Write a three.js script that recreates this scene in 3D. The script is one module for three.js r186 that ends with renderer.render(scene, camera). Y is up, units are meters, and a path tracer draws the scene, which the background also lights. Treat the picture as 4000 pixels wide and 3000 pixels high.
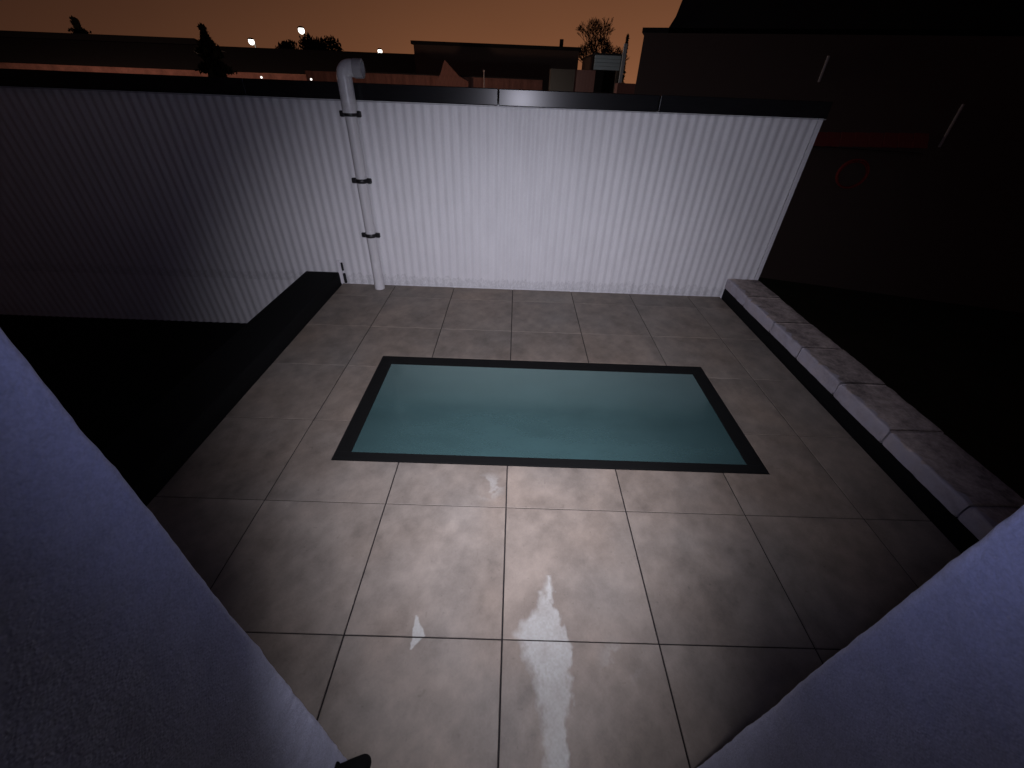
import * as THREE from 'three';
import { mergeGeometries } from 'three/addons/utils/BufferGeometryUtils.js';
import { RoundedBoxGeometry } from 'three/addons/geometries/RoundedBoxGeometry.js';

// ---------------------------------------------------------------- camera, sky, exposure
const scene = new THREE.Scene();
const D2R = Math.PI / 180;
const EYE = new THREE.Vector3(0, 1.7016, 0);
const camera = new THREE.PerspectiveCamera(86.616, 4 / 3, 0.01, 400);
{
  const pitch = 36.367 * D2R, roll = 2.2985 * D2R, yaw = 0.582 * D2R;
  const f = new THREE.Vector3(Math.sin(yaw) * Math.cos(pitch), -Math.sin(pitch), -Math.cos(yaw) * Math.cos(pitch));
  const r = new THREE.Vector3(Math.cos(yaw), 0, Math.sin(yaw));
  const u = new THREE.Vector3().crossVectors(r, f);
  camera.position.copy(EYE);
  camera.up.copy(u).multiplyScalar(Math.cos(roll)).addScaledVector(r, -Math.sin(roll));
  camera.lookAt(EYE.clone().add(f));
}
const renderer = new THREE.WebGLRenderer();
renderer.toneMapping = THREE.LinearToneMapping;
renderer.toneMappingExposure = 1;
renderer.shadowMap.enabled = true;

// hashing noise, seeded
function hash(x, y, s) { let h = (x * 374761393 + y * 668265263 + s * 974634777) | 0; h = Math.imul(h ^ (h >>> 13), 1274126177); h ^= h >>> 16; return (h >>> 0) / 4294967295; }
function noise(x, y, s = 0) {
  const xi = Math.floor(x), yi = Math.floor(y), fx = x - xi, fy = y - yi;
  const a = fx * fx * (3 - 2 * fx), b = fy * fy * (3 - 2 * fy);
  const p = hash(xi, yi, s), q = hash(xi + 1, yi, s), r = hash(xi, yi + 1, s), t = hash(xi + 1, yi + 1, s);
  return p + (q - p) * a + (r - p) * b + (p - q - r + t) * a * b;
}
function fbm(x, y, s, n) { let v = 0, a = 0.5, w = 0; for (let i = 0; i < n; i++) { v += a * noise(x, y, s + i * 17); w += a; x = x * 2.03 + 11.7; y = y * 2.03 + 5.3; a *= 0.5; } return v / w; }
let seed = 7; function rnd() { seed = (Math.imul(seed, 1664525) + 1013904223) >>> 0; return seed / 4294967296; }

// night sky: town glow low down, strongest over the town beyond the wall, dim violet above
{
  const w = 1024, h = 512, d = new Float32Array(w * h * 4);
  for (let j = 0; j < h; j++) for (let i = 0; i < w; i++) {
    const az3 = ((i + 0.5) / w - 0.5) * 2 * Math.PI, el = ((j + 0.5) / h - 0.5) * Math.PI;
    const x = Math.cos(az3), z = Math.sin(az3);
    let da = Math.atan2(x, -z) - 14 * D2R; da = Math.atan2(Math.sin(da), Math.cos(da));
    const e = Math.max(el, 0) / D2R;
    const cloud = 0.9 + 0.2 * fbm(x * 3 + 40, e * 0.09 + z * 2, 3, 3);
    const glow = (0.10 + 0.90 * Math.exp(-Math.pow(da / (42 * D2R), 2))) * cloud * Math.exp(-e / 13);
    const k = (j * w + i) * 4;
    d[k] = 0.240 * glow + 0.002; d[k + 1] = 0.094 * glow + 0.0014; d[k + 2] = 0.040 * glow + 0.003; d[k + 3] = 1;
  }
  const t = new THREE.DataTexture(d, w, h, THREE.RGBAFormat, THREE.FloatType);
  t.mapping = THREE.EquirectangularReflectionMapping; t.magFilter = THREE.LinearFilter; t.minFilter = THREE.LinearFilter; t.wrapS = THREE.RepeatWrapping; t.needsUpdate = true;
  scene.background = t; scene.environment = t;
}

// ---------------------------------------------------------------- helpers
const taken = {};
function numbered(n) { const c = taken[n] = (taken[n] ?? -1) + 1; return c ? n + '_' + String(c).padStart(3, '0') : n; }
function shade(o) { o.castShadow = o.receiveShadow = true; return o; }
function part(name, geo, m, parent) { const o = shade(new THREE.Mesh(geo, m)); o.name = name; parent.add(o); return o; }
function thing(name, label, category, pos = [0, 0, 0], turn = 0, group) {
  const o = new THREE.Group(); o.name = numbered(name); o.position.set(...pos); o.rotation.y = turn;
  o.userData = { label, category }; if (group) o.userData.group = group; scene.add(o); return o;
}
function single(name, geo, m, label, category, group) { const o = shade(new THREE.Mesh(geo, m)); o.name = numbered(name); o.userData = { label, category }; if (group) o.userData.group = group; scene.add(o); return o; }
function struct(name, geo, m) { const o = geo ? shade(new THREE.Mesh(geo, m)) : new THREE.Group(); o.name = name; o.userData.kind = 'structure'; scene.add(o); return o; }
function box(x0, x1, y0, y1, z0, z1) { const g = new THREE.BoxGeometry(x1 - x0, y1 - y0, z1 - z0); g.translate((x0 + x1) / 2, (y0 + y1) / 2, (z0 + z1) / 2); return g; }
function rbox(x0, x1, y0, y1, z0, z1, r = 0.004, s = 2) { const g = new RoundedBoxGeometry(x1 - x0, y1 - y0, z1 - z0, s, r); g.translate((x0 + x1) / 2, (y0 + y1) / 2, (z0 + z1) / 2); return g; }
function merge(list) { return mergeGeometries(list.map((g) => { const n = g.index ? g.toNonIndexed() : g; for (const k of Object.keys(n.attributes)) if (!['position', 'normal', 'uv'].includes(k)) n.deleteAttribute(k); return n; })); }
function tube(pts, r, seg = 24, rad = 12) { return new THREE.TubeGeometry(new THREE.CatmullRomCurve3(pts.map((p) => new THREE.Vector3(...p))), seg, r, rad, false); }
function rod(a, b, r0, r1 = r0, n = 12) {
  const A = new THREE.Vector3(...a), B = new THREE.Vector3(...b), g = new THREE.CylinderGeometry(r1, r0, A.distanceTo(B), n);
  g.applyQuaternion(new THREE.Quaternion().setFromUnitVectors(new THREE.Vector3(0, 1, 0), B.clone().sub(A).normalize()));
  const c = A.add(B).multiplyScalar(0.5); g.translate(c.x, c.y, c.z); return g;
}
const toS = (v) => Math.round(255 * (v <= 0.0031308 ? 12.92 * v : 1.055 * Math.pow(v, 1 / 2.4) - 0.055));
const S_LUT = new Uint8Array(4097); for (let i = 0; i <= 4096; i++) S_LUT[i] = toS(i / 4096);
const s8 = (v) => S_LUT[Math.max(0, Math.min(4096, (v * 4096) | 0))];
function texture(w, h, fn, srgb = true) {           // fn(i, j) returns linear rgb
  const d = new Uint8Array(w * h * 4);
  for (let j = 0; j < h; j++) for (let i = 0; i < w; i++) { const c = fn(i, j), k = (j * w + i) * 4; for (let q = 0; q < 3; q++) d[k + q] = srgb ? s8(c[q]) : Math.max(0, Math.min(255, c[q] * 255)); d[k + 3] = 255; }
  const t = new THREE.DataTexture(d, w, h, THREE.RGBAFormat); t.magFilter = THREE.LinearFilter; t.minFilter = THREE.LinearMipmapLinearFilter; t.generateMipmaps = true;
  t.wrapS = t.wrapT = THREE.RepeatWrapping; if (srgb) t.colorSpace = THREE.SRGBColorSpace; t.needsUpdate = true; return t;
}
function mat(r, g, b, rough = 0.8, more = {}) { return new THREE.MeshStandardMaterial({ color: new THREE.Color().setRGB(r, g, b), roughness: rough, ...more }); }
function uvFlat(g, fu) { const p = g.attributes.position, u = new Float32Array(p.count * 2); for (let i = 0; i < p.count; i++) { const [a, b] = fu(p.getX(i), p.getY(i), p.getZ(i)); u[2 * i] = a; u[2 * i + 1] = b; } g.setAttribute('uv', new THREE.BufferAttribute(u, 2)); return g; }

// ---------------------------------------------------------------- the hand-held style lamp that lights the terrace (stands in the doorway, out of view)
const LAMP = new THREE.Vector3(0.055, 1.773, -0.021);
{
  const t = thing('led_work_lamp', 'small black three-lens LED work lamp on a slim stand in the doorway', 'lamp', [0, 0, 0]);
  const black = mat(0.02, 0.02, 0.022, 0.5);
  const dir = new THREE.Vector3(0.08, -0.5, -0.86).normalize();
  const q = new THREE.Quaternion().setFromUnitVectors(new THREE.Vector3(0, 0, -1), dir);
  const c = LAMP.clone().addScaledVector(dir, -0.028);
  const hg = new RoundedBoxGeometry(0.16, 0.06, 0.03, 3, 0.01); hg.applyQuaternion(q); hg.translate(c.x, c.y, c.z);
  const head = part('lamp_head', hg, black, t);
  const glow = mat(0.9, 0.9, 0.9, 0.3, { emissive: new THREE.Color(1, 0.96, 1.0), emissiveIntensity: 1.5 });
  const beams = [                                    // direction, half angle, strength: three lenses, three beams
    [-0.05, [-0.045, -0.592, -0.804], 39.8, 14.2],
    [0.0, [0.115, -0.487, -0.866], 46.8, 12.2],
    [0.05, [-0.050, -0.876, -0.481], 30.9, 9.4],
  ];
  for (const [dx, d, a, I] of beams) {
    const off = new THREE.Vector3(dx, 0, 0).applyQuaternion(q);
    const lp = LAMP.clone().add(off);
    const g = new THREE.CylinderGeometry(0.022, 0.022, 0.004, 28); g.rotateX(Math.PI / 2); g.applyQuaternion(q);
    const b = c.clone().add(off).addScaledVector(dir, 0.0165); g.translate(b.x, b.y, b.z);
    part('lens_light', g, glow, head);
    const s = new THREE.SpotLight(new THREE.Color().setRGB(0.985, 0.96, 1.10), I, 0, a * D2R, 1, 2);
    s.position.copy(lp); s.target.position.copy(lp).add(new THREE.Vector3(...d));
    s.castShadow = true; s.shadow.radius = 1.1; s.shadow.mapSize.set(2048, 2048); s.shadow.camera.near = 0.02; s.name = 'work_lamp_beam';
    scene.add(s, s.target);
  }
  // stray light of the bare emitters past the lenses: cool and weak
  const w = new THREE.SpotLight(new THREE.Color().setRGB(0.48, 0.53, 1.0), 1.5, 0, 76 * D2R, 1, 2);
  w.position.copy(LAMP); w.target.position.copy(LAMP).add(new THREE.Vector3(0.10, -0.23, -0.97)); w.castShadow = true; w.shadow.radius = 1.1; w.name = 'work_lamp_stray'; scene.add(w, w.target);
  const pz = c.z + 0.03;
  part('stand_pole', merge([rod([c.x, 0.24, pz], [c.x, c.y - 0.01, pz], 0.008, 0.006), rod([c.x, c.y - 0.02, pz], [c.x, c.y, c.z + 0.004], 0.006)]), black, t);
  for (let k = 0; k < 3; k++) { const an = (90 + 120 * k) * D2R; part('leg', rod([c.x, 0.3, pz], [c.x + 0.28 * Math.cos(an), 0.006, pz + 0.28 * Math.sin(an)], 0.007, 0.006), black, t); }
}

// ---------------------------------------------------------------- ground and terrace
const XL = -1.735, XR = 2.15, ZF = -0.285, ZB = -3.952;        // edges of the paving
const SK = { x0: -0.962, x1: 1.468, z0: -2.615, z1: -1.552 };   // roof light
{
  const gt = texture(256, 256, (i, j) => { const n = fbm(i / 32, j / 32, 5, 4); return [0.02 + 0.02 * n, 0.024 + 0.02 * n, 0.014 + 0.012 * n]; });
  gt.repeat.set(60, 60);
  const g = new THREE.PlaneGeometry(500, 500); g.rotateX(-Math.PI / 2); g.translate(0, -3, 0);
  struct('ground', g, new THREE.MeshStandardMaterial({ map: gt, roughness: 1 }));
}
const membrane = (() => {
  const t = texture(256, 256, (i, j) => { const n = fbm(i / 20, j / 20, 9, 4); const v = 0.0022 + 0.003 * n; return [v, v, v * 1.05]; });
  t.repeat.set(2, 2); return new THREE.MeshPhysicalMaterial({ map: t, roughness: 0.95, specularIntensity: 0.35 });
})();
{
  // the single-storey extension that carries the terrace: slab in four pieces round the roof light, and its outer walls
  const t = thing('extension_building', 'flat roofed extension whose roof carries the paved terrace', 'building');
  const wallM = mat(0.16, 0.14, 0.13, 0.9);
  part('roof_slab', merge([box(-2.08, 2.45, -0.35, -0.055, SK.z1 - 0.05, -0.29), box(-2.08, 2.45, -0.35, -0.055, -3.99, SK.z0 + 0.05),
    box(-2.08, SK.x0 + 0.05, -0.35, -0.055, SK.z0 + 0.05, SK.z1 - 0.05), box(SK.x1 - 0.05, 2.45, -0.35, -0.055, SK.z0 + 0.05, SK.z1 - 0.05)]), membrane, t);
  part('wall', box(-2.08, -1.85, -3, -0.352, -3.99, -0.3), wallM, t);
  part('wall', box(2.2, 2.45, -3, -0.352, -3.99, -0.3), wallM, t);
  part('wall', box(-1.848, 2.198, -3, -0.352, -3.99, -3.8), wallM, t);
  const low = struct('lower_roof', box(-9, -2.082, -0.7, -0.52, -3.99, -0.3), membrane); low.userData.kind = 'structure';
}

// paving: taupe porcelain slabs on pedestals, open joints
const terrace = struct('terrace_paving');
const colEdges = [XL, -1.192, -0.592, 0.008, 0.608, 1.208, 1.808, XR];
const rowEdges = [ZF, -0.671, -1.271, -1.871, -2.471, -3.071, -3.671, ZB];
const PAVE = 4.2, PX0 = -1.85, PZ0 = -4.05;
{
  const N = 2048, sm = (a, b, x) => { const q = Math.max(0, Math.min(1, (x - a) / (b - a))); return q * q * (3 - 2 * q); };
  const cells = [];
  const lowN = (x, z, s) => fbm(x, z, s, 3);
  const cache = new Float32Array(N * N);
  // dried white wash: long tongue running to the doorway, and drips
  const tongue = [[-0.905, 0.197, 0.004], [-0.86, 0.192, 0.022], [-0.80, 0.185, 0.036], [-0.745, 0.165, 0.074], [-0.69, 0.163, 0.104], [-0.62, 0.175, 0.086], [-0.56, 0.19, 0.064], [-0.50, 0.196, 0.054], [-0.42, 0.192, 0.042], [-0.36, 0.185, 0.036], [-0.28, 0.18, 0.032]];
  function wash(x, z) {
    let a = 0;
    if (z > -0.93 && z < -0.27 && x > 0 && x < 0.36) {
      let k = 0; while (k < tongue.length - 2 && z > tongue[k + 1][0]) k++;
      const [z0, c0, w0] = tongue[k], [z1, c1, w1] = tongue[k + 1], q = Math.max(0, Math.min(1, (z - z0) / (z1 - z0)));
      const c = c0 + (c1 - c0) * q, w = w0 + (w1 - w0) * q;
      const edge = (fbm(x * 38, z * 26, 61, 4) - 0.5) * 0.055;
      const dx = x - c; const soft = dx > 0 ? 0.012 : 0.028;
      a = Math.max(a, (1 - sm(w - soft, w + soft * 0.6, Math.abs(dx) + edge * (w > 0.02 ? 1 : 0.4))) * (0.55 + 0.65 * fbm(x * 30, z * 14, 71, 4)));
    }
    // drip by the joint
    if (x > -0.36 && x < -0.26 && z > -0.77 && z < -0.6) {
      const q = (z + 0.752) / 0.125; const w = q < 0 || q > 1 ? 0 : q < 0.6 ? Math.pow(q / 0.6, 0.8) : (1 - q) / 0.4;
      const e = (fbm(x * 70, z * 60, 81, 3) - 0.5) * 0.010, dx = x + 0.337 - 0.004 * q + e;
      a = Math.max(a, 1.25 * sm(-0.003, 0.003, dx) * (1 - sm(-0.004, 0.004, dx - 0.046 * w)) * (w > 0.02 ? 1 : 0));
    }
    if (x > -0.22 && x < 0.08 && z > -1.5 && z < -1.3) a = Math.max(a, 0.5 * sm(0.5, 0.62, fbm(x * 16 + 3, z * 16, 91, 4)) * (1 - sm(0.03, 0.1, Math.hypot(x + 0.085, (z + 1.40) * 0.9))));
    if (x > 0.3 && x < 0.6 && z > -0.72 && z < -0.5) a = Math.max(a, 0.35 * sm(0.52, 0.66, fbm(x * 18 + 3, z * 18, 93, 4)) * (1 - sm(0.02, 0.1, Math.hypot(x - 0.44, z + 0.61))));
    return Math.min(1, a);
  }
  const map = texture(N, N, (i, j) => {
    const x = PX0 + i / N * PAVE, z = PZ0 + j / N * PAVE;
    let ci = 0; while (ci < colEdges.length - 2 && x > colEdges[ci + 1]) ci++;
    let ri = 0; while (ri < rowEdges.length - 2 && z < rowEdges[ri + 1]) ri++;
    const id = ci * 31 + ri * 7, ox = hash(ci, ri, 1) * 50, oz = hash(ci, ri, 2) * 50;
    const a = lowN((x + ox) * 4.5, (z + oz) * 4.5, 21) - 0.5, b = lowN((x + ox) * 15, (z + oz) * 13, 33) - 0.5;
    const c = noise(x * 160, z * 160, 41) - 0.5, d = noise(x * 420, z * 420, 43) - 0.5;
    const spot = noise((x + ox) * 60, (z + oz) * 60, 47); const dark = spot > 0.93 ? (spot - 0.93) * 3.2 : 0;
    const redd = lowN(x * 2.4 + 9, z * 2.4, 53) - 0.5;
    const b2 = fbm((x + oz) * 34 + (z + ox) * 9, (z + ox) * 30, 37, 3) - 0.5;
    let v = 1 + 0.50 * a + 0.50 * b + 0.22 * b2 + 0.10 * c + 0.08 * d - dark + (hash(ci, ri, 5) - 0.5) * 0.10;
    v = Math.max(0.35, v);
    let r = 0.196 * v * (1 + 0.16 * redd), g = 0.163 * v, bl = 0.133 * v * (1 - 0.14 * redd);
    const w = wash(x, z);
    if (w > 0) { const ww = w * (0.86 + 0.3 * c); r += (0.37 - r) * ww; g += (0.37 - g) * ww; bl += (0.345 - bl) * ww; }
    cache[j * N + i] = 0.5 + 0.35 * b + 0.25 * c + 0.2 * d;
    return [r, g, bl];
  });
  const bump = texture(1024, 1024, (i, j) => { const v = cache[j * 2 * N + i * 2]; return [v, v, v]; }, false);
  const m = new THREE.MeshStandardMaterial({ map, bumpMap: bump, bumpScale: 0.0012, roughness: 0.62 });
  const uvp = (g) => uvFlat(g, (x, y, z) => [(x - PX0) / PAVE, (z - PZ0) / PAVE]);
  for (let ci = 0; ci < colEdges.length - 1; ci++) for (let ri = 0; ri < rowEdges.length - 1; ri++) {
    const gx = 0.0032, gz = 0.0024;
    const x0 = colEdges[ci] + gx, x1 = colEdges[ci + 1] - gx, z1 = rowEdges[ri] - gz, z0 = rowEdges[ri + 1] + gz;   // z0 far, z1 near
    const s = { x0: SK.x0 - 0.006, x1: SK.x1 + 0.006, z0: SK.z0 - 0.006, z1: SK.z1 + 0.006 };
    const inX = x0 < s.x1 && x1 > s.x0, inZ = z0 < s.z1 && z1 > s.z0;
    let poly;
    if (!(inX && inZ)) poly = [[x0, z0], [x1, z0], [x1, z1], [x0, z1]];
    else {
      const l = x0 < s.x0, r = x1 > s.x1, f = z0 < s.z0, n = z1 > s.z1;
      if (!l && !r && !f && !n) continue;
      if (l && !f && !n) poly = [[x0, z0], [s.x0, z0], [s.x0, z1], [x0, z1]];
      else if (r && !f && !n) poly = [[s.x1, z0], [x1, z0], [x1, z1], [s.x1, z1]];
      else if (f && !l && !r) poly = [[x0, z0], [x1, z0], [x1, s.z0], [x0, s.z0]];
      else if (n && !l && !r) poly = [[x0, s.z1], [x1, s.z1], [x1, z1], [x0, z1]];
      else if (l && f) poly = [[x0, z0], [x1, z0], [x1, s.z0], [s.x0, s.z0], [s.x0, z1], [x0, z1]];
      else if (r && f) poly = [[x0, z0], [x1, z0], [x1, z1], [s.x1, z1], [s.x1, s.z0], [x0, s.z0]];
      else if (l && n) poly = [[x0, z0], [s.x0, z0], [s.x0, s.z1], [x1, s.z1], [x1, z1], [x0, z1]];
      else poly = [[s.x1, z0], [x1, z0], [x1, z1], [x0, z1], [x0, s.z1], [s.x1, s.z1]];
    }
    const b = 0.0012, sh = new THREE.Shape(poly.map(([x, z]) => new THREE.Vector2(x, -z)));
    const g = new THREE.ExtrudeGeometry(sh, { depth: 0.02 - 2 * b, bevelEnabled: true, bevelSize: b, bevelOffset: -b, bevelThickness: b, bevelSegments: 1 });
    g.rotateX(-Math.PI / 2); g.translate(0, -0.02 + b, 0);
    const dy = (hash(ci, ri, 77) - 0.5) * 0.0016; g.translate(0, dy, 0);
    uvp(g); part('paving_slab', g, m, terrace);
  }
}

{
  const jf = mat(0.012, 0.009, 0.009, 1), y0 = -0.018, y1 = -0.0045, a = SK.x0 - 0.004, b = SK.x1 + 0.004, c = SK.z0 - 0.004, d = SK.z1 + 0.004;
  part('joint_filler', merge([box(XL + 0.004, XR - 0.004, y0, y1, ZB + 0.004, c), box(XL + 0.004, XR - 0.004, y0, y1, d, ZF - 0.004), box(XL + 0.004, a, y0, y1, c, d), box(b, XR - 0.004, y0, y1, c, d)]), jf, terrace);
}

// roof light: opal walk-on glass in a flush black frame
{
  const t = thing('roof_light', 'rectangular walk-on roof light with pale teal glass and black border set in paving', 'skylight');
  const fm = (() => { const tx = texture(256, 256, (i, j) => { const n = fbm(i / 14, j / 14, 19, 4); const v = 0.0015 + 0.003 * n; return [v, v * 1.05, v * 1.02]; }); return new THREE.MeshPhysicalMaterial({ map: tx, roughness: 0.8, specularIntensity: 0.4 }); })();
  const ix0 = -0.876, ix1 = 1.372, iz0 = -2.512, iz1 = -1.612, y0 = -0.05, y1 = 0.002;
  part('frame_rail', rbox(SK.x0, SK.x1, y0, y1, SK.z0, iz0, 0.002), fm, t);
  part('frame_rail', rbox(SK.x0, SK.x1, y0, y1, iz1, SK.z1, 0.002), fm, t);
  part('frame_rail', rbox(SK.x0, ix0, y0, y1, iz0 + 0.0005, iz1 - 0.0005, 0.002), fm, t);
  part('frame_rail', rbox(ix1, SK.x1, y0, y1, iz0 + 0.0005, iz1 - 0.0005, 0.002), fm, t);
  const gr = texture(512, 512, (i, j) => { const n = fbm(i / 40, j / 40, 23, 5), f = noise(i / 1.7, j / 1.7, 24); const v = 0.16 + 0.08 * n + 0.05 * f; return [v, v, v]; }, false);
  const gc = texture(512, 512, (i, j) => { const n = 0.9 + 0.25 * (fbm(i / 60, j / 60, 27, 5) - 0.4) + 0.08 * (noise(i / 2.2, j / 2.2, 29) - 0.5); return [0.051 * n, 0.103 * n, 0.105 * n]; });
  const glass = new THREE.MeshPhysicalMaterial({ map: gc, roughnessMap: gr, roughness: 0.8, ior: 2.33, clearcoat: 1, clearcoatRoughness: 0.14, specularColor: new THREE.Color().setRGB(0.6, 1, 0.85) });
  part('glass_pane', rbox(ix0 + 0.001, ix1 - 0.001, -0.04, -0.001, iz0 + 0.001, iz1 - 0.001, 0.002), glass, t);
}

// ---------------------------------------------------------------- wall at the end of the terrace: corrugated cladding with dark coping
{
  const t = thing('clad_wall', 'long wall clad in white corrugated sheets with dark metal coping at terrace end', 'wall');
  part('wall_core', box(-9, 2.45, -3, 1.58, -4.24, -3.999), mat(0.25, 0.24, 0.23, 0.9), t);
  const wm = (() => {
    const tx = texture(512, 1024, (i, j) => { const n = fbm(i / 30, j / 90, 3, 5), f = noise(i / 1.5, j / 3, 5), st = fbm(i / 5, j / 260, 8, 3); const v = 0.70 + 0.09 * (n - 0.5) + 0.05 * (f - 0.5) + 0.05 * (st - 0.5); const h = 0.04 + 0.10 * fbm(i / 9, 3.7, 44, 3), y = j / 1024 * 2.4, k = y < h ? (fbm(i / 3.2, j / 7, 46, 3) > 0.47 ? 0.84 : 0.96) : 1; return [v * k, v * 0.99 * k, v * 1.01 * k]; });
    return new THREE.MeshStandardMaterial({ map: tx, roughness: 0.55, side: THREE.DoubleSide });
  })();
  const pitch = 0.0762, amp = 0.0042, per = 10, sheetW = pitch * per, yB = -0.52, yT = 1.565;
  const x1 = 2.44, nSheets = Math.ceil((x1 + 8) / sheetW);
  for (let s = 0; s < nSheets; s++) {
    const xr = x1 - s * sheetW, cols = (per + 1) * 12, rows = 26;
    const pos = [], uv = [], idx = [];
    const tilt = (hash(s, 3, 9) - 0.5) * 0.003, zo = s % 2 ? 0.0016 : 0;
    for (let j = 0; j <= rows; j++) for (let i = 0; i <= cols; i++) {
      const x = xr - i / 12 * pitch, y = yB + (yT - yB) * j / rows;
      const dz = amp * Math.cos(2 * Math.PI * (x1 - x) / pitch);
      const wav = 0.0035 * (fbm(x * 5, y * 2.2, 77, 3) - 0.5) + tilt * (y - 0.5);
      const foot = y < 0.16 && y > -0.3 ? 0.004 * (noise(x * 14, 3, 5) - 0.5) * (0.16 - y) / 0.16 : 0;
      pos.push(x, y, -3.981 + dz + wav + zo + foot); uv.push(x / 1.2 + s * 0.37, y / 2.4);
    }
    for (let j = 0; j < rows; j++) for (let i = 0; i < cols; i++) { const a = j * (cols + 1) + i, b = a + 1, c = a + cols + 1, d = c + 1; idx.push(a, c, b, b, c, d); }
    const g = new THREE.BufferGeometry(); g.setAttribute('position', new THREE.Float32BufferAttribute(pos, 3)); g.setAttribute('uv', new THREE.Float32BufferAttribute(uv, 2)); g.setIndex(idx); g.computeVertexNormals();
    part('corrugated_sheet', g, wm, t);
  }
  part('corner_trim', merge([rbox(2.441, 2.481, -0.5, 1.565, -3.972, -3.966, 0.002), rbox(2.4755, 2.4815, -0.5, 1.565, -4.24, -3.973, 0.002)]), mat(0.68, 0.67, 0.69, 0.5), t);
  // coping lengths, folded metal
  const cm = (() => { const tx = texture(512, 128, (i, j) => { const n = fbm(i / 22, j / 9, 13, 5); const v = 0.007 + 0.006 * n; return [v, v, v * 1.1]; }); return new THREE.MeshPhysicalMaterial({ map: tx, roughness: 0.24, specularIntensity: 0.45 }); })();
  const joints = [2.492, 1.12, -0.16, -2.16, -4.16, -6.16, -8.16];
  for (let k = 0; k < joints.length - 1; k++) {
    const g = rbox(joints[k + 1] + 0.003, joints[k] - 0.003, 1.551, 1.664, -4.30, -3.945, 0.006, 3);
    g.translate(0, -1.61, 4.12); g.rotateX(-0.032); g.translate(0, 1.61, -4.12);
    const o = part('coping_length', g, cm, t); o.position.z = (hash(k, 4, 4) - 0.5) * 0.004; o.position.y = (hash(k, 5, 4) - 0.5) * 0.003;
  }
  // drip edge right under the coping
  part('drip_edge', box(-8, 2.478, 1.548, 1.5525, -3.952, -3.93), mat(0.4, 0.4, 0.42, 0.4), t);
}

// small pale end strip with dark slots where the cladding meets the left kerb
{
  const t = thing('flashing_strip', 'short white flashing strip with dark slots at foot of corrugated wall', 'flashing');
  part('strip', rbox(-1.745, -1.712, 0.005, 0.235, -3.962, -3.935, 0.003), mat(0.72, 0.7, 0.73, 0.5), t);
  const bk = mat(0.008, 0.008, 0.009, 0.9);
  part('slot', rbox(-1.7115, -1.696, 0.135, 0.215, -3.966, -3.945, 0.003), bk, t);
  part('slot', rbox(-1.7115, -1.69, 0.005, 0.105, -3.966, -3.945, 0.003), bk, t);
}

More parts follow.
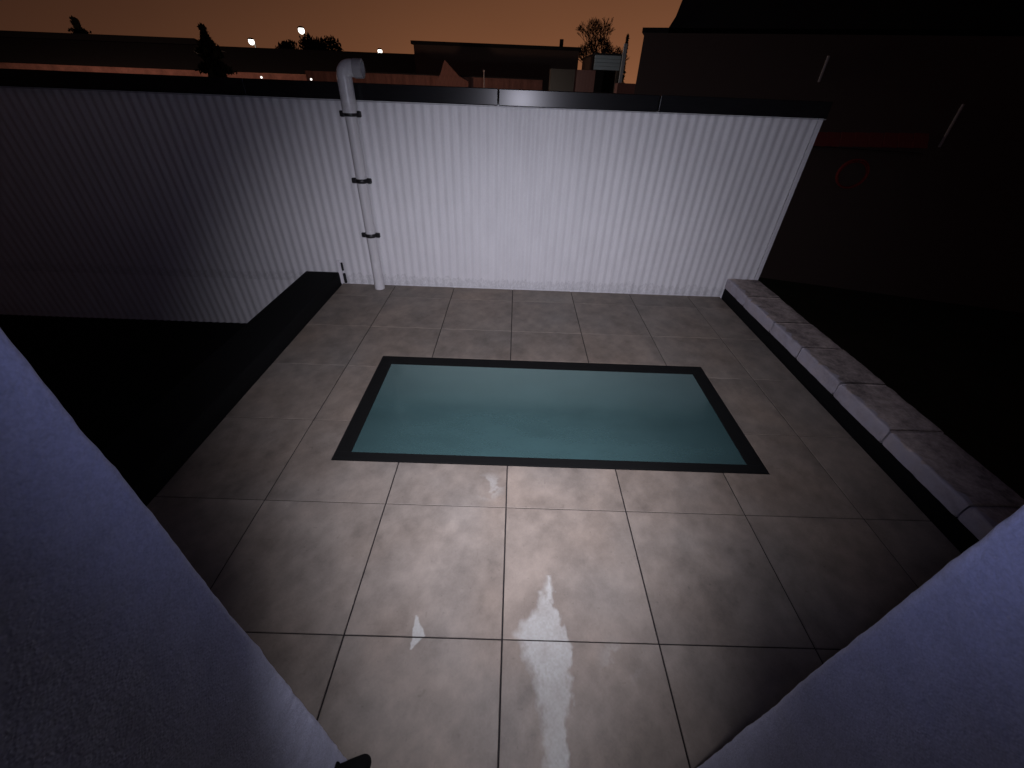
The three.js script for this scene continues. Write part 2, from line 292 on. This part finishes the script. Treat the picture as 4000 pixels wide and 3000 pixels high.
// ---------------------------------------------------------------- kerbs
{
  const t = thing('black_kerb', 'low black membrane covered kerb along open side of terrace', 'kerb');
  part('membrane_cover', rbox(-2.085, -1.742, -0.5, 0.12, -3.958, -0.31, 0.02, 3), membrane, t);
}
{
  const t = thing('stone_kerb', 'low kerb of rough brown coping stones with whitewashed inner faces', 'kerb');
  part('membrane_upstand', box(2.172, 2.45, -0.3, 0.098, -3.958, -0.31), membrane, t);
  const N = 1024;
  const top = texture(512, 2048, (i, j) => {   // i across the stone from the inner face, j along the kerb
    const x = i / 512 * 0.46, z = j / 2048 * 3.7;          // metres round the profile and along
    const n = fbm(x * 22, z * 22, 5, 5), f = fbm(x * 90, z * 90, 15, 2), big = fbm(x * 6, z * 3.2, 25, 3);
    const v = 0.55 + 0.7 * (n - 0.5) + 0.35 * (f - 0.5) + 0.7 * (big - 0.45);
    let c = [0.52 * v + 0.03, 0.43 * v + 0.025, 0.39 * v + 0.025];
    const lim = 0.118 + 0.09 * (fbm(z * 7, 2.5, 35, 4) - 0.5) + 0.03 * (noise(z * 34, 1, 45) - 0.5);
    const w = Math.max(0, Math.min(1, (lim - x) / 0.010)) * (0.66 + 0.6 * (fbm(x * 30, z * 20, 55, 4) - 0.4));
    const ww = Math.max(0, Math.min(1, w)); c = [c[0] + (0.40 - c[0]) * ww, c[1] + (0.38 - c[1]) * ww, c[2] + (0.44 - c[2]) * ww];
    return c;
  });
  const m = new THREE.MeshStandardMaterial({ map: top, roughness: 0.9 });
  const cuts = [-3.958, -3.52, -3.02, -2.62, -2.17, -1.72, -1.22, -0.76, -0.31];
  for (let k = 0; k < cuts.length - 1; k++) {
    const z0 = cuts[k] + 0.004, z1 = cuts[k + 1] - 0.004, nz = 26;
    // rough block: profile runs up the inner face, across the top, down the outer face
    const prof = []; const pr = [[2.162, 0.1], [2.160, 0.12], [2.160, 0.15], [2.160, 0.184], [2.163, 0.193], [2.172, 0.196], [2.24, 0.197], [2.30, 0.196], [2.36, 0.196], [2.42, 0.195], [2.468, 0.194], [2.476, 0.186], [2.478, 0.15], [2.478, 0.1]];
    let acc = 0; pr.forEach((p, i) => { if (i) acc += Math.hypot(p[0] - pr[i - 1][0], p[1] - pr[i - 1][1]); prof.push([...p, acc]); });
    const pos = [], uv = [], idx = [], sh = (hash(k, 1, 3) - 0.5) * 0.010, up = (hash(k, 2, 3) - 0.5) * 0.008;
    for (let j = 0; j <= nz; j++) for (let i = 0; i < prof.length; i++) {
      const z = z0 + (z1 - z0) * j / nz, [px, py, a] = prof[i]; const e = Math.min(j, nz - j), pinch = e < 1 ? 0.0025 : 0;
      const n1 = fbm(z * 16 + a * 9, a * 22, 85, 4) - 0.5, n2 = fbm(z * 18, a * 18 + 7, 95, 4) - 0.5;
      const cx = px < 2.3 ? 1 : -1;
      pos.push(px + sh + n1 * 0.010 + (i < 5 ? pinch : i > 10 ? -pinch : 0), i === 0 || i === prof.length - 1 ? py : py + up + n2 * 0.008 - (i > 3 && i < 11 ? pinch : 0), z);
      uv.push(a / 0.46, (z + 3.99) / 3.7);
    }
    const w = prof.length;
    for (let j = 0; j < nz; j++) for (let i = 0; i < w - 1; i++) { const a = j * w + i, b = a + 1, c = a + w, d = c + 1; idx.push(a, c, b, b, c, d); }
    for (const j of [0, nz]) { const c0 = j * w; for (let i = 1; i < w - 1; i++) j ? idx.push(c0, c0 + i, c0 + i + 1) : idx.push(c0, c0 + i + 1, c0 + i); }
    const g = new THREE.BufferGeometry(); g.setAttribute('position', new THREE.Float32BufferAttribute(pos, 3)); g.setAttribute('uv', new THREE.Float32BufferAttribute(uv, 2)); g.setIndex(idx); g.computeVertexNormals();
    part('coping_stone', g, m, t);
  }
}

// ---------------------------------------------------------------- vent pipe
{
  const t = thing('vent_pipe', 'white plastic vent pipe with elbow clipped to corrugated wall', 'pipe', [-1.33, 0, -3.865]);
  const wm = (() => { const tx = texture(64, 512, (i, j) => { const n = fbm(i / 8, j / 30, 31, 4); const v = 0.62 + 0.16 * (n - 0.5); return [v, v * 0.985, v]; }); return new THREE.MeshPhysicalMaterial({ map: tx, roughness: 0.35 }); })();
  const low = new THREE.LatheGeometry([[0.046, 0.0], [0.049, 0.0], [0.049, 0.06], [0.046, 0.064], [0.045, 0.3], [0.045, 1.5]].map((p) => new THREE.Vector2(...p)), 32);
  part('pipe_run', low, wm, t);
  const s = 32, elbow = [];
  elbow.push(new THREE.LatheGeometry([[0.046, 1.475], [0.058, 1.475], [0.0585, 1.54], [0.056, 1.545], [0.056, 1.69]].map((p) => new THREE.Vector2(...p)), s));
  const el = tube([[0, 1.685, 0], [0, 1.705, 0], [0.008, 1.732, 0], [0.03, 1.752, 0], [0.06, 1.758, 0], [0.09, 1.757, 0]], 0.056, 24, 24);
  elbow.push(el);
  part('elbow', merge(elbow), wm, t);
  const mouth = new THREE.LatheGeometry([[0.048, 0], [0.06, 0.0], [0.0615, 0.003], [0.0615, 0.06], [0.058, 0.065], [0.048, 0.063]].map((p) => new THREE.Vector2(...p)), 32); mouth.rotateZ(-Math.PI / 2); mouth.translate(0.085, 1.757, 0);
  part('outlet_collar', mouth, mat(0.34, 0.33, 0.34, 0.5), t);
  const cm = mat(0.02, 0.019, 0.02, 0.4, { metalness: 0.3 });
  for (const y of [1.468, 0.985, 0.525]) {
    const ring = new THREE.TorusGeometry(0.0485, 0.0075, 8, 28); ring.rotateX(Math.PI / 2); ring.scale(1, 2.3, 1); ring.translate(0, y, 0);
    const c = part('pipe_clip', merge([ring, rbox(-0.085, -0.044, y - 0.021, y + 0.021, -0.014, 0.016, 0.009), rbox(0.044, 0.085, y - 0.021, y + 0.021, -0.014, 0.016, 0.009), rbox(-0.012, 0.012, y - 0.01, y + 0.01, -0.106, -0.05, 0.003)]), cm, t);
    for (const sx of [-1, 1]) { const b = new THREE.CylinderGeometry(0.006, 0.006, 0.04, 8); b.rotateX(Math.PI / 2); b.translate(sx * 0.062, y, 0); part('bolt', b, cm, c); }
  }
}

// ---------------------------------------------------------------- the house one looks out of: rendered wall with a narrow door opening
{
  const t = thing('rendered_house', 'pale lilac rendered house whose narrow doorway opens onto terrace', 'building');
  const pt = texture(1024, 1024, (i, j) => { const n = fbm(i / 60, j / 60, 3, 5), f = noise(i / 2.3, j / 2.3, 5), g = noise(i / 5.1, j / 5.1, 6); const v = 0.92 + 0.2 * (n - 0.5) + 0.17 * (f - 0.5) + 0.13 * (g - 0.5); return [0.46 * v, 0.48 * v, 0.62 * v]; });
  const pb = texture(1024, 1024, (i, j) => { const v = 0.5 + 0.5 * (noise(i / 2.6, j / 2.6, 5) - 0.5) + 0.7 * (fbm(i / 9, j / 9, 6, 3) - 0.5); return [v, v, v]; }, false);
  const m = new THREE.MeshStandardMaterial({ map: pt, bumpMap: pb, bumpScale: 0.0012, roughness: 0.92 });
  const ZO = -0.29, XJL = -0.407, XJR = 0.557, YL = 2.35;
  function pier(side) {
    const X = side < 0 ? XJL : XJR, path = [], r = 0.014;
    for (let k = 0; k <= 36; k++) path.push([X, 0.10 + (ZO + r - 0.10) * k / 36, side < 0 ? 1 : -1, 0]);
    for (let k = 1; k <= 6; k++) { const a = k / 6 * Math.PI / 2; path.push([X + side * r * (1 - Math.cos(a)), ZO + r - r * Math.sin(a), -side * Math.cos(a), -Math.sin(a)]); }
    for (let k = 1; k <= 10; k++) path.push([X + side * (r + k * 0.05), ZO, 0, -1]);
    const ny = 300, pos = [], uv = [], idx = []; let acc = 0; const ac = path.map((p, i) => (acc += i ? Math.hypot(p[0] - path[i - 1][0], p[1] - path[i - 1][1]) : 0));
    for (let j = 0; j <= ny; j++) for (let i = 0; i < path.length; i++) {
      const y = -0.04 + (YL + 0.04) * j / ny, [px, pz, nx, nz] = path[i];
      const h = 0.003 * (fbm(ac[i] * 22, y * 22, 11 + side, 4) - 0.5) + 0.0022 * (fbm(ac[i] * 60, y * 60, 15 + side, 2) - 0.5) + 0.004 * (fbm(3, y * 9, 19 + side, 3) - 0.5);
      pos.push(px + nx * h, y, pz + nz * h); uv.push(ac[i] / 0.8, y / 0.8);
    }
    const w = path.length;
    for (let j = 0; j < ny; j++) for (let i = 0; i < w - 1; i++) { const a = j * w + i, b = a + 1, c = a + w, d = c + 1; side < 0 ? idx.push(a, b, c, b, d, c) : idx.push(a, c, b, b, c, d); }
    const g = new THREE.BufferGeometry(); g.setAttribute('position', new THREE.Float32BufferAttribute(pos, 3)); g.setAttribute('uv', new THREE.Float32BufferAttribute(uv, 2)); g.setIndex(idx); g.computeVertexNormals();
    return g;
  }
  part('door_jamb', pier(-1), m, t); part('door_jamb', pier(1), m, t);
  const im = mat(0.35, 0.33, 0.32, 0.9);
  part('wall', merge([box(-9, XJL - 0.012, -3, YL, ZO + 0.012, 0.10), box(XJR + 0.012, 4.6, -3, YL, ZO + 0.012, 0.10), box(-9, 4.6, YL, 5.6, ZO + 0.004, 0.10), box(XJL - 0.012, XJR + 0.012, -3, -0.06, ZO + 0.012, 0.10)]), m, t);
  part('threshold', rbox(XJL - 0.01, XJR + 0.01, -0.058, -0.006, ZO + 0.012, 0.12, 0.003), mat(0.05, 0.05, 0.05, 0.6), t);
  part('inner_wall', merge([box(-1.6, -1.5, -0.1, 2.7, 0.102, 3.5), box(1.7, 1.8, -0.1, 2.7, 0.102, 3.5), box(-1.6, 1.8, -0.1, 2.7, 3.5, 3.6)]), im, t);
  part('room_floor', box(-1.5, 1.7, -0.1, 0.0, 0.122, 3.5), mat(0.12, 0.08, 0.05, 0.6), t);
  part('room_ceiling', box(-1.6, 1.8, 2.7, 2.8, 0.102, 3.6), im, t);
  part('roof', (() => { const s = new THREE.Shape([[-0.6, 5.5], [4, 8.6], [8.6, 5.5]].map((p) => new THREE.Vector2(...p))); const g = new THREE.ExtrudeGeometry(s, { depth: 14, bevelEnabled: false }); g.rotateY(-Math.PI / 2); g.translate(4.8, 0.12, 0); return g; })(), mat(0.04, 0.03, 0.03, 0.9), t);
}
// black stop on the left jamb, low down
{
  const t = thing('door_stop', 'small black rubber door stop fixed low on the doorway jamb', 'door stop', [-0.405, 0.275, -0.235]);
  const rb = new THREE.MeshPhysicalMaterial({ color: new THREE.Color().setRGB(0.003, 0.003, 0.003), roughness: 0.95, specularIntensity: 0.3 });
  const g = new THREE.CapsuleGeometry(0.02, 0.065, 6, 16); g.rotateZ(Math.PI / 2); g.rotateY(0.35); g.translate(0.032, -0.004, -0.015);
  part('rubber_buffer', g, rb, t);
  part('fixing_plate', rbox(-0.004, 0.006, -0.03, 0.02, -0.026, 0.055, 0.004), rb, t);
}

// ---------------------------------------------------------------- beyond: neighbouring houses, trees, lamps
const slate = mat(0.035, 0.034, 0.036, 0.9), brickBrown = mat(0.17, 0.13, 0.115, 0.95), timber = mat(0.13, 0.10, 0.08, 0.9);
const brickPink = (() => { const tx = texture(256, 128, (i, j) => { const n = fbm(i / 20, j / 12, 3, 5), f = noise(i / 2, j / 1.3, 8); const v = 0.75 + 0.6 * (n - 0.5) + 0.25 * (f - 0.5); return [0.46 * v, 0.22 * v, 0.18 * v]; }); tx.repeat.set(6, 1); return new THREE.MeshStandardMaterial({ map: tx, roughness: 0.95 }); })();
function prism(pts, z0, z1) { const s = new THREE.Shape(pts.map((p) => new THREE.Vector2(...p))); const g = new THREE.ExtrudeGeometry(s, { depth: z1 - z0, bevelEnabled: false }); g.translate(0, 0, z0); return g; }
{
  let t = thing('hip_roof_house', 'dark hip roofed house standing behind long row', 'house');
  part('wall', box(-46, -20.4, -3, 1.5, -40, -33), brickPink, t);
  // hipped roof
  { const y0 = 1.52, y1 = 3.2, a = [[-46.5, y0, -32.6], [-19.9, y0, -32.6], [-19.9, y0, -40.4], [-46.5, y0, -40.4], [-43, y1 + 0.3, -36], [-22.2, y1 + 0.3, -36]];
    const f = [[0, 1, 5], [0, 5, 4], [1, 2, 5], [2, 3, 4], [2, 4, 5], [3, 0, 4]], pos = []; f.forEach((q) => q.forEach((k) => pos.push(...a[k])));
    const g = new THREE.BufferGeometry(); g.setAttribute('position', new THREE.Float32BufferAttribute(pos, 3)); g.computeVertexNormals(); part('roof', g, slate, t); }
  t = thing('row_house', 'long low brick row house with dark pitched roof beyond the wall', 'house');
  part('wall', box(-44, -3.2, -3, 1.74, -38.5, -32), brickPink, t);
  part('roof', (() => { const g = prism([[31.6, 1.76], [35.2, 3.1], [38.8, 1.76]], 0, 42); g.rotateY(Math.PI / 2); g.translate(-44.6, 0, 0); return g; })(), slate, t);
  t = thing('flat_block', 'black flat roofed block with small chimney beyond the wall', 'building');
  part('wall', box(-4.85, 2.7, -3, 3.0, -27.5, -24), brickBrown, t);
  part('roof_edge', box(-4.95, 2.78, 3.002, 3.13, -27.6, -23.9), slate, t);
  part('chimney', box(1.82, 1.98, 3.132, 3.42, -24.6, -24.4), slate, t);
  t = thing('gabled_porch', 'small pink brick gable end before the flat roofed block', 'building');
  part('wall', prism([[-3.3, -3], [-2.0, -3], [-2.0, 1.72], [-2.35, 1.87], [-2.9, 2.36], [-3.1, 1.9], [-3.3, 1.72]], -20.3, -20), brickPink, t);
  t = thing('garden_wall', 'pink brick garden wall seen just above dark coping', 'wall');
  part('wall', box(-8.6, 0.95, -3, 1.86, -20.9, -20.5), brickPink, t);
  part('wall_coping', box(-8.65, 1.0, 1.862, 1.9, -20.95, -20.45), slate, t);
  t = thing('pale_post', 'slim pale post standing at the pink garden wall', 'post', [-1.24, 0, -18]);
  part('shaft', rod([0, -3, 0], [0, 2.02, 0], 0.018), mat(0.5, 0.42, 0.4, 0.7), t); part('cap', rbox(-0.03, 0.03, 2.02, 2.06, -0.03, 0.03, 0.008), mat(0.5, 0.42, 0.4, 0.7), t);
}
{
  const t = thing('garden_shed', 'pale blue boarded shed with dark open doorway beside white post', 'shed');
  const pale = mat(0.62, 0.72, 0.74, 0.7);
  for (let k = 0; k < 4; k++) part('board', rbox(2.3, 3.1, 2.14 + k * 0.09, 2.226 + k * 0.09, -16.03, -16 + 0.006 * (k % 2), 0.006), pale, t);
  part('side_wall', box(1.75, 2.38, -3, 2.12, -16.5, -16.05), brickPink, t);
  part('inner_wall', box(2.3, 2.38, -3, 2.5, -19, -16.502), timber, t);
  part('inner_wall', box(3.12, 3.2, -3, 2.5, -19, -16.04), timber, t);
  part('back_wall', box(2.3, 3.2, -3, 2.5, -19.1, -19.002), timber, t);
  part('fence_panel', box(0.98, 1.74, -3, 2.12, -16.6, -16), timber, t);
  part('roof', box(2.28, 3.22, 2.505, 2.54, -19.1, -15.95), slate, t);
  part('door_post', box(3.02, 3.1, -3, 2.13, -16.1, -16.0), timber, t);
  const p = thing('white_post', 'tall white square post on a pink brick pier beside shed', 'post', [2.98, 0, -15]);
  part('pier', rbox(-0.1, 0.5, -3, 1.82, -0.2, 0.2, 0.01), brickPink, p);
  part('shaft', rbox(-0.045, 0.045, 1.82, 2.72, -0.04, 0.04, 0.006), mat(0.74, 0.78, 0.78, 0.6), p);
}
{
  // neighbour: long tall house across the garden, its front slanting past the terrace
  const FX = 3.22, FZ = -14, TURN = -0.30;
  const onFront = (along, y, out) => [FX + along * Math.cos(TURN) + out * Math.sin(TURN), y, FZ - along * Math.sin(TURN) + out * Math.cos(TURN)];
  const t = thing('neighbour_house', 'tall neighbouring brick house with steep slate roof across dark garden', 'house', [FX, 0, FZ], TURN);
  part('wall', box(0, 26, -3, 2.88, -8, 0), brickBrown, t);
  part('eaves_board', box(-0.06, 0.6, 2.882, 2.98, -8, 0.06), slate, t);
  part('roof', prism([[0.58, 2.982], [0.7, 3.2], [0.8, 3.6], [1.4, 7], [5, 12], [26, 12], [26, 2.982]], -8, 0.001), slate, t);
  const wp = mat(0.72, 0.70, 0.71, 0.6);
  const labels = ['short white waste pipe on neighbouring brick house beside steep roof', 'short white waste pipe on neighbouring brick house beside red tiled canopy'];
  [[4.41, 1.98, 2.49], [7.57, 0.78, 1.66]].forEach(([d, y0, y1], k) => {
    const q = thing('waste_pipe', labels[k], 'pipe', onFront(d, 0, 0.03), TURN);
    part('pipe_run', rod([0, y0, 0], [0, y1, 0], 0.03), wp, q);
    for (const y of [y0 + 0.1, y1 - 0.1]) part('pipe_clip', rod([0, y - 0.012, 0], [0, y + 0.012, 0], 0.034), wp, q);
  });
  const c = thing('tiled_canopy', 'narrow red clay tiled canopy along neighbouring brick house', 'canopy', onFront(4.75, 0, 0), TURN);
  const clay = mat(0.46, 0.10, 0.085, 0.9);
  for (let row = 0; row < 2; row++) for (let k = 0; k < 8; k++) {
    const g = new RoundedBoxGeometry(0.306, 0.02, 0.24, 1, 0.005); g.rotateX(0.75); g.translate(0.15 + k * 0.312 + (hash(k, row, 8) - 0.5) * 0.012, 0.74 + 0.13 * row + k * 0.014, 0.07 + 0.13 * (1 - row));
    part('roof_tile', g, clay, c);
  }
  part('support_board', box(0, 2.5, 0.60, 0.635, 0.002, 0.22), timber, c);
  const hz = thing('coiled_hose', 'coiled red hose hanging on neighbouring brick house', 'hose', onFront(5.99, 0.07, 0.08), TURN);
  for (const [r, dz] of [[0.33, 0], [0.31, 0.05], [0.335, 0.08]]) { const g = new THREE.TorusGeometry(r, 0.022, 8, 40); g.translate(0, r - 0.33, dz); part('hose_turn', g, mat(0.45, 0.05, 0.05, 0.8), hz); }
  part('hook', rod([0, 0.31, 0.12], [0, 0.31, -0.08], 0.017), timber, hz);
}

// trees
const bark = mat(0.022, 0.017, 0.014, 0.95), needle = mat(0.012, 0.016, 0.010, 0.9, { side: THREE.DoubleSide });
function leafCloud(list, size) {
  const pos = [];
  for (const [x, y, z] of list) {
    const a = rnd() * 6.283, b = rnd() * 6.283, s = size * (0.6 + 0.8 * rnd());
    const u = new THREE.Vector3(Math.cos(a) * Math.cos(b), Math.sin(b), Math.sin(a) * Math.cos(b)).multiplyScalar(s), v = new THREE.Vector3(-Math.sin(a), 0.4, Math.cos(a)).normalize().multiplyScalar(s * 0.5);
    pos.push(x - u.x, y - u.y, z - u.z, x + v.x, y + v.y, z + v.z, x + u.x, y + u.y, z + u.z, x - u.x, y - u.y, z - u.z, x + u.x, y + u.y, z + u.z, x - v.x, y - v.y, z - v.z);
  }
  const g = new THREE.BufferGeometry(); g.setAttribute('position', new THREE.Float32BufferAttribute(pos, 3)); g.computeVertexNormals(); return g;
}
function conifer(x, z, top, crownBase, rad, n, lean, label, group) {
  const t = thing('conifer_tree', label, 'tree', [x, -3, z], 0, group);
  const H = top + 3, cb = crownBase + 3;
  part('trunk', rod([0, 0, 0], [lean * 0.6, H * 0.9, 0], 0.16, 0.03, 8), bark, t);
  const pts = [];
  for (let i = 0; i < n; i++) {
    const q = Math.pow(rnd(), 0.75), y = cb + (H - cb) * (1 - q), tier = 0.75 + 0.35 * Math.sin(y * 9 + noise(y * 3, 2, 4) * 5);
    const a = rnd() * 6.283, lob = 0.75 + 0.5 * noise(a * 1.6 + 10, y * 1.7, 5), r = rad * (0.08 + q * 0.92) * tier * lob * Math.sqrt(rnd());
    pts.push([lean * (y / H) + r * Math.cos(a), y - 0.25 * r, r * Math.sin(a)]);
  }
  part('crown', leafCloud(pts, 0.11), needle, t);
}
conifer(-31.1, -37.5, 4.45, 1.0, 2.3, 5000, 0, 'dark conifer rising behind the hip roof');
conifer(-11.95, -20, 3.1, -1.2, 1.75, 6500, 0.05, 'narrow dark conifer standing before the pink brick row');
function bush(x, z, y0, y1, rad, n, label) {
  const t = thing('roundhead_tree', label, 'tree', [x, -3, z]);
  part('trunk', rod([0, 0, 0], [0, y1 + 2.4, 0], 0.14, 0.04, 8), bark, t);
  const pts = []; const cs = []; for (let k = 0; k < 9; k++) cs.push([(rnd() - 0.5) * rad * 1.2, y0 + 3 + (y1 - y0) * rnd() * 0.75, (rnd() - 0.5) * rad * 1.2, rad * (0.35 + 0.3 * rnd())]); cs.push([0.1, y1 + 3 - rad * 0.4, 0, rad * 0.4]);
  for (let i = 0; i < n; i++) { const c = cs[i % cs.length], a = rnd() * 6.283, b = Math.acos(2 * rnd() - 1), r = c[3] * Math.cbrt(rnd()); pts.push([c[0] + r * Math.sin(b) * Math.cos(a), c[1] + r * Math.cos(b), c[2] + r * Math.sin(b) * Math.sin(a)]); }
  part('crown', leafCloud(pts, 0.13), needle, t);
}
bush(-17.9, -40, 2.2, 3.75, 0.85, 2000, 'low dark tree peeping over the row roof beside a taller lamp');
bush(-15.35, -40, 2.0, 4.05, 1.35, 3400, 'rounded dark tree standing above the row roof');
{
  // bare winter tree
  const t = thing('bare_tree', 'bare winter tree with fine branching crown above pale shed', 'tree', [3.95, -3, -26]);
  const branches = [], twigs = [];
  function grow(p, d, len, r, lvl) {
    const e = p.clone().addScaledVector(d, len); (r > 0.016 ? branches : twigs).push(rod(p.toArray(), e.toArray(), r, r * 0.7, r > 0.03 ? 6 : 3));
    if (lvl === 0) return;
    const n = lvl > 4 ? 3 : 3;
    for (let k = 0; k < n; k++) { const v = new THREE.Vector3(rnd() - 0.5, (rnd() - 0.35) * 0.7, rnd() - 0.5).multiplyScalar(1.5); grow(e, d.clone().add(v).normalize(), len * (0.68 + 0.18 * rnd()), Math.max(0.0075, r * 0.6), lvl - 1); }
  }
  part('trunk', rod([0, 0, 0], [0, 4.9, 0], 0.15, 0.11, 8), bark, t);
  for (let k = 0; k < 6; k++) { const an = k * 1.047 + 0.4; grow(new THREE.Vector3(0, 4.75 + 0.05 * k, 0), new THREE.Vector3(Math.cos(an) * 0.75, 1, Math.sin(an) * 0.75).normalize(), 0.5 + 0.12 * rnd(), 0.06, 5); }
  grow(new THREE.Vector3(0, 4.85, 0), new THREE.Vector3(0.05, 1, 0), 0.72, 0.08, 6);
  part('branches', merge(branches), bark, t);
  const tw = part('twigs', merge(twigs), mat(0.05, 0.03, 0.025, 0.9), t); tw.userData.kind = 'stuff';
  const y = thing('slim_tree', 'slim dark pointed tree right behind the white post', 'tree', [3.12, -3, -15.6]);
  part('trunk', rod([0, 0, 0], [0, 5.6, 0], 0.06, 0.02, 8), bark, y);
  const pts = []; for (let i = 0; i < 1200; i++) { const q = rnd(), a = rnd() * 6.283, r = 0.17 * (0.1 + q) * Math.sqrt(rnd()); pts.push([r * Math.cos(a), 5.95 - q * 2.4, r * Math.sin(a)]); }
  part('crown', leafCloud(pts, 0.05), needle, y);
}

// street lamps beyond the roofs and two small garden lights
function streetLamp(x, z, y, r, label) {
  const t = thing('street_lamp', label, 'street lamp', [x, -3, z], 0, 'lit street lamps beyond the roofs');
  const m = mat(0.03, 0.03, 0.03, 0.6), h = y + 3;
  part('pole', merge([rod([0, 0, -0.5], [0, h + 0.1, -0.5], 0.09, 0.05, 10), rod([0, h + 0.1, -0.5], [0, h + 0.16, 0.1], 0.045, 0.035, 8)]), m, t);
  const hood = new THREE.SphereGeometry(r * 1.15, 16, 8, 0, 6.2832, 0, 1.5); hood.scale(1, 0.55, 1); hood.translate(0, h + r * 0.55, 0); part('hood', hood, m, t);
  const g = new THREE.SphereGeometry(r, 16, 12); g.translate(0, h, 0);
  part('lamp_globe', g, mat(0.9, 0.9, 0.9, 0.4, { emissive: new THREE.Color(1, 0.95, 0.85), emissiveIntensity: 3 }), t);
  const l = new THREE.PointLight(new THREE.Color(1, 0.93, 0.8), 6); l.position.set(x, y, z); l.castShadow = true; l.shadow.radius = 8; l.name = 'street_lamp_glow'; scene.add(l);
}
streetLamp(-24.46, -48, 4.02, 0.24, 'lit street lamp whose pole is hidden by the row roof beside the conifer');
streetLamp(-21.32, -52, 5.21, 0.28, 'tall lit street lamp with its pole showing above the row roof');
streetLamp(-16.04, -60, 4.2, 0.25, 'lit street lamp barely clearing the roof beside flat roofed block');
// orange lamps down in the hidden street: they light the brick above the coping
for (const [x, z, y, I, label] of [[-25, -24, 0.6, 42, 'orange street lamp below the coping near the hip roofed house'], [-14.5, -24.5, 0.5, 24, 'orange street lamp below the coping near the narrow conifer'], [-3.5, -15.5, 0.7, 6, 'orange street lamp below the coping near the pale post'], [0.2, -14.6, 0.9, 1.2, 'pale street lamp below the coping near the pale shed']]) {
  const t = thing('sodium_lamp', label, 'street lamp', [x, -3, z], 0, 'street lamps hidden below the coping');
  const m = mat(0.03, 0.03, 0.03, 0.6); part('pole', rod([0, 0, 0.22], [0, y + 2.8, 0.22], 0.06, 0.045, 10), m, t);
  part('bracket', rod([0, y + 2.8, 0.22], [0, y + 2.8, 0], 0.03, 0.03, 8), m, t);
  const g = new THREE.SphereGeometry(0.14, 14, 10); g.translate(0, y + 3, 0); part('lamp_globe', g, mat(0.9, 0.7, 0.5, 0.4, { emissive: I < 2 ? new THREE.Color(0.92, 0.98, 1) : new THREE.Color(1, 0.55, 0.25), emissiveIntensity: 3 }), t);
  const l = new THREE.PointLight(I < 2 ? new THREE.Color().setRGB(0.92, 0.98, 1) : new THREE.Color().setRGB(1, 0.62, 0.46), I); l.position.set(x, y, z); l.castShadow = true; l.shadow.radius = 7; l.name = 'sodium_lamp_glow'; scene.add(l);
}
for (const [x, z, y] of [[-7.12, -14, 1.62], [-5.75, -14, 1.62]]) {
  const t = thing('garden_light', 'tiny lit garden light on a stake just behind dark coping', 'garden light', [x, -3, z], 0, 'garden lights behind the coping');
  part('stake', rod([0, 0, 0], [0, y + 2.98, 0], 0.015), mat(0.03, 0.03, 0.03, 0.6), t);
  const g = new THREE.SphereGeometry(0.028, 12, 8); g.translate(0, y + 3, 0);
  part('lamp_bulb', g, mat(0.9, 0.9, 0.9, 0.4, { emissive: new THREE.Color(1, 0.95, 0.9), emissiveIntensity: 1.6 }), t);
  const l = new THREE.PointLight(new THREE.Color(1, 0.93, 0.85), 0.05); l.position.set(x, y, z); l.castShadow = true; l.name = 'garden_light_glow'; scene.add(l);
}

renderer.render(scene, camera);
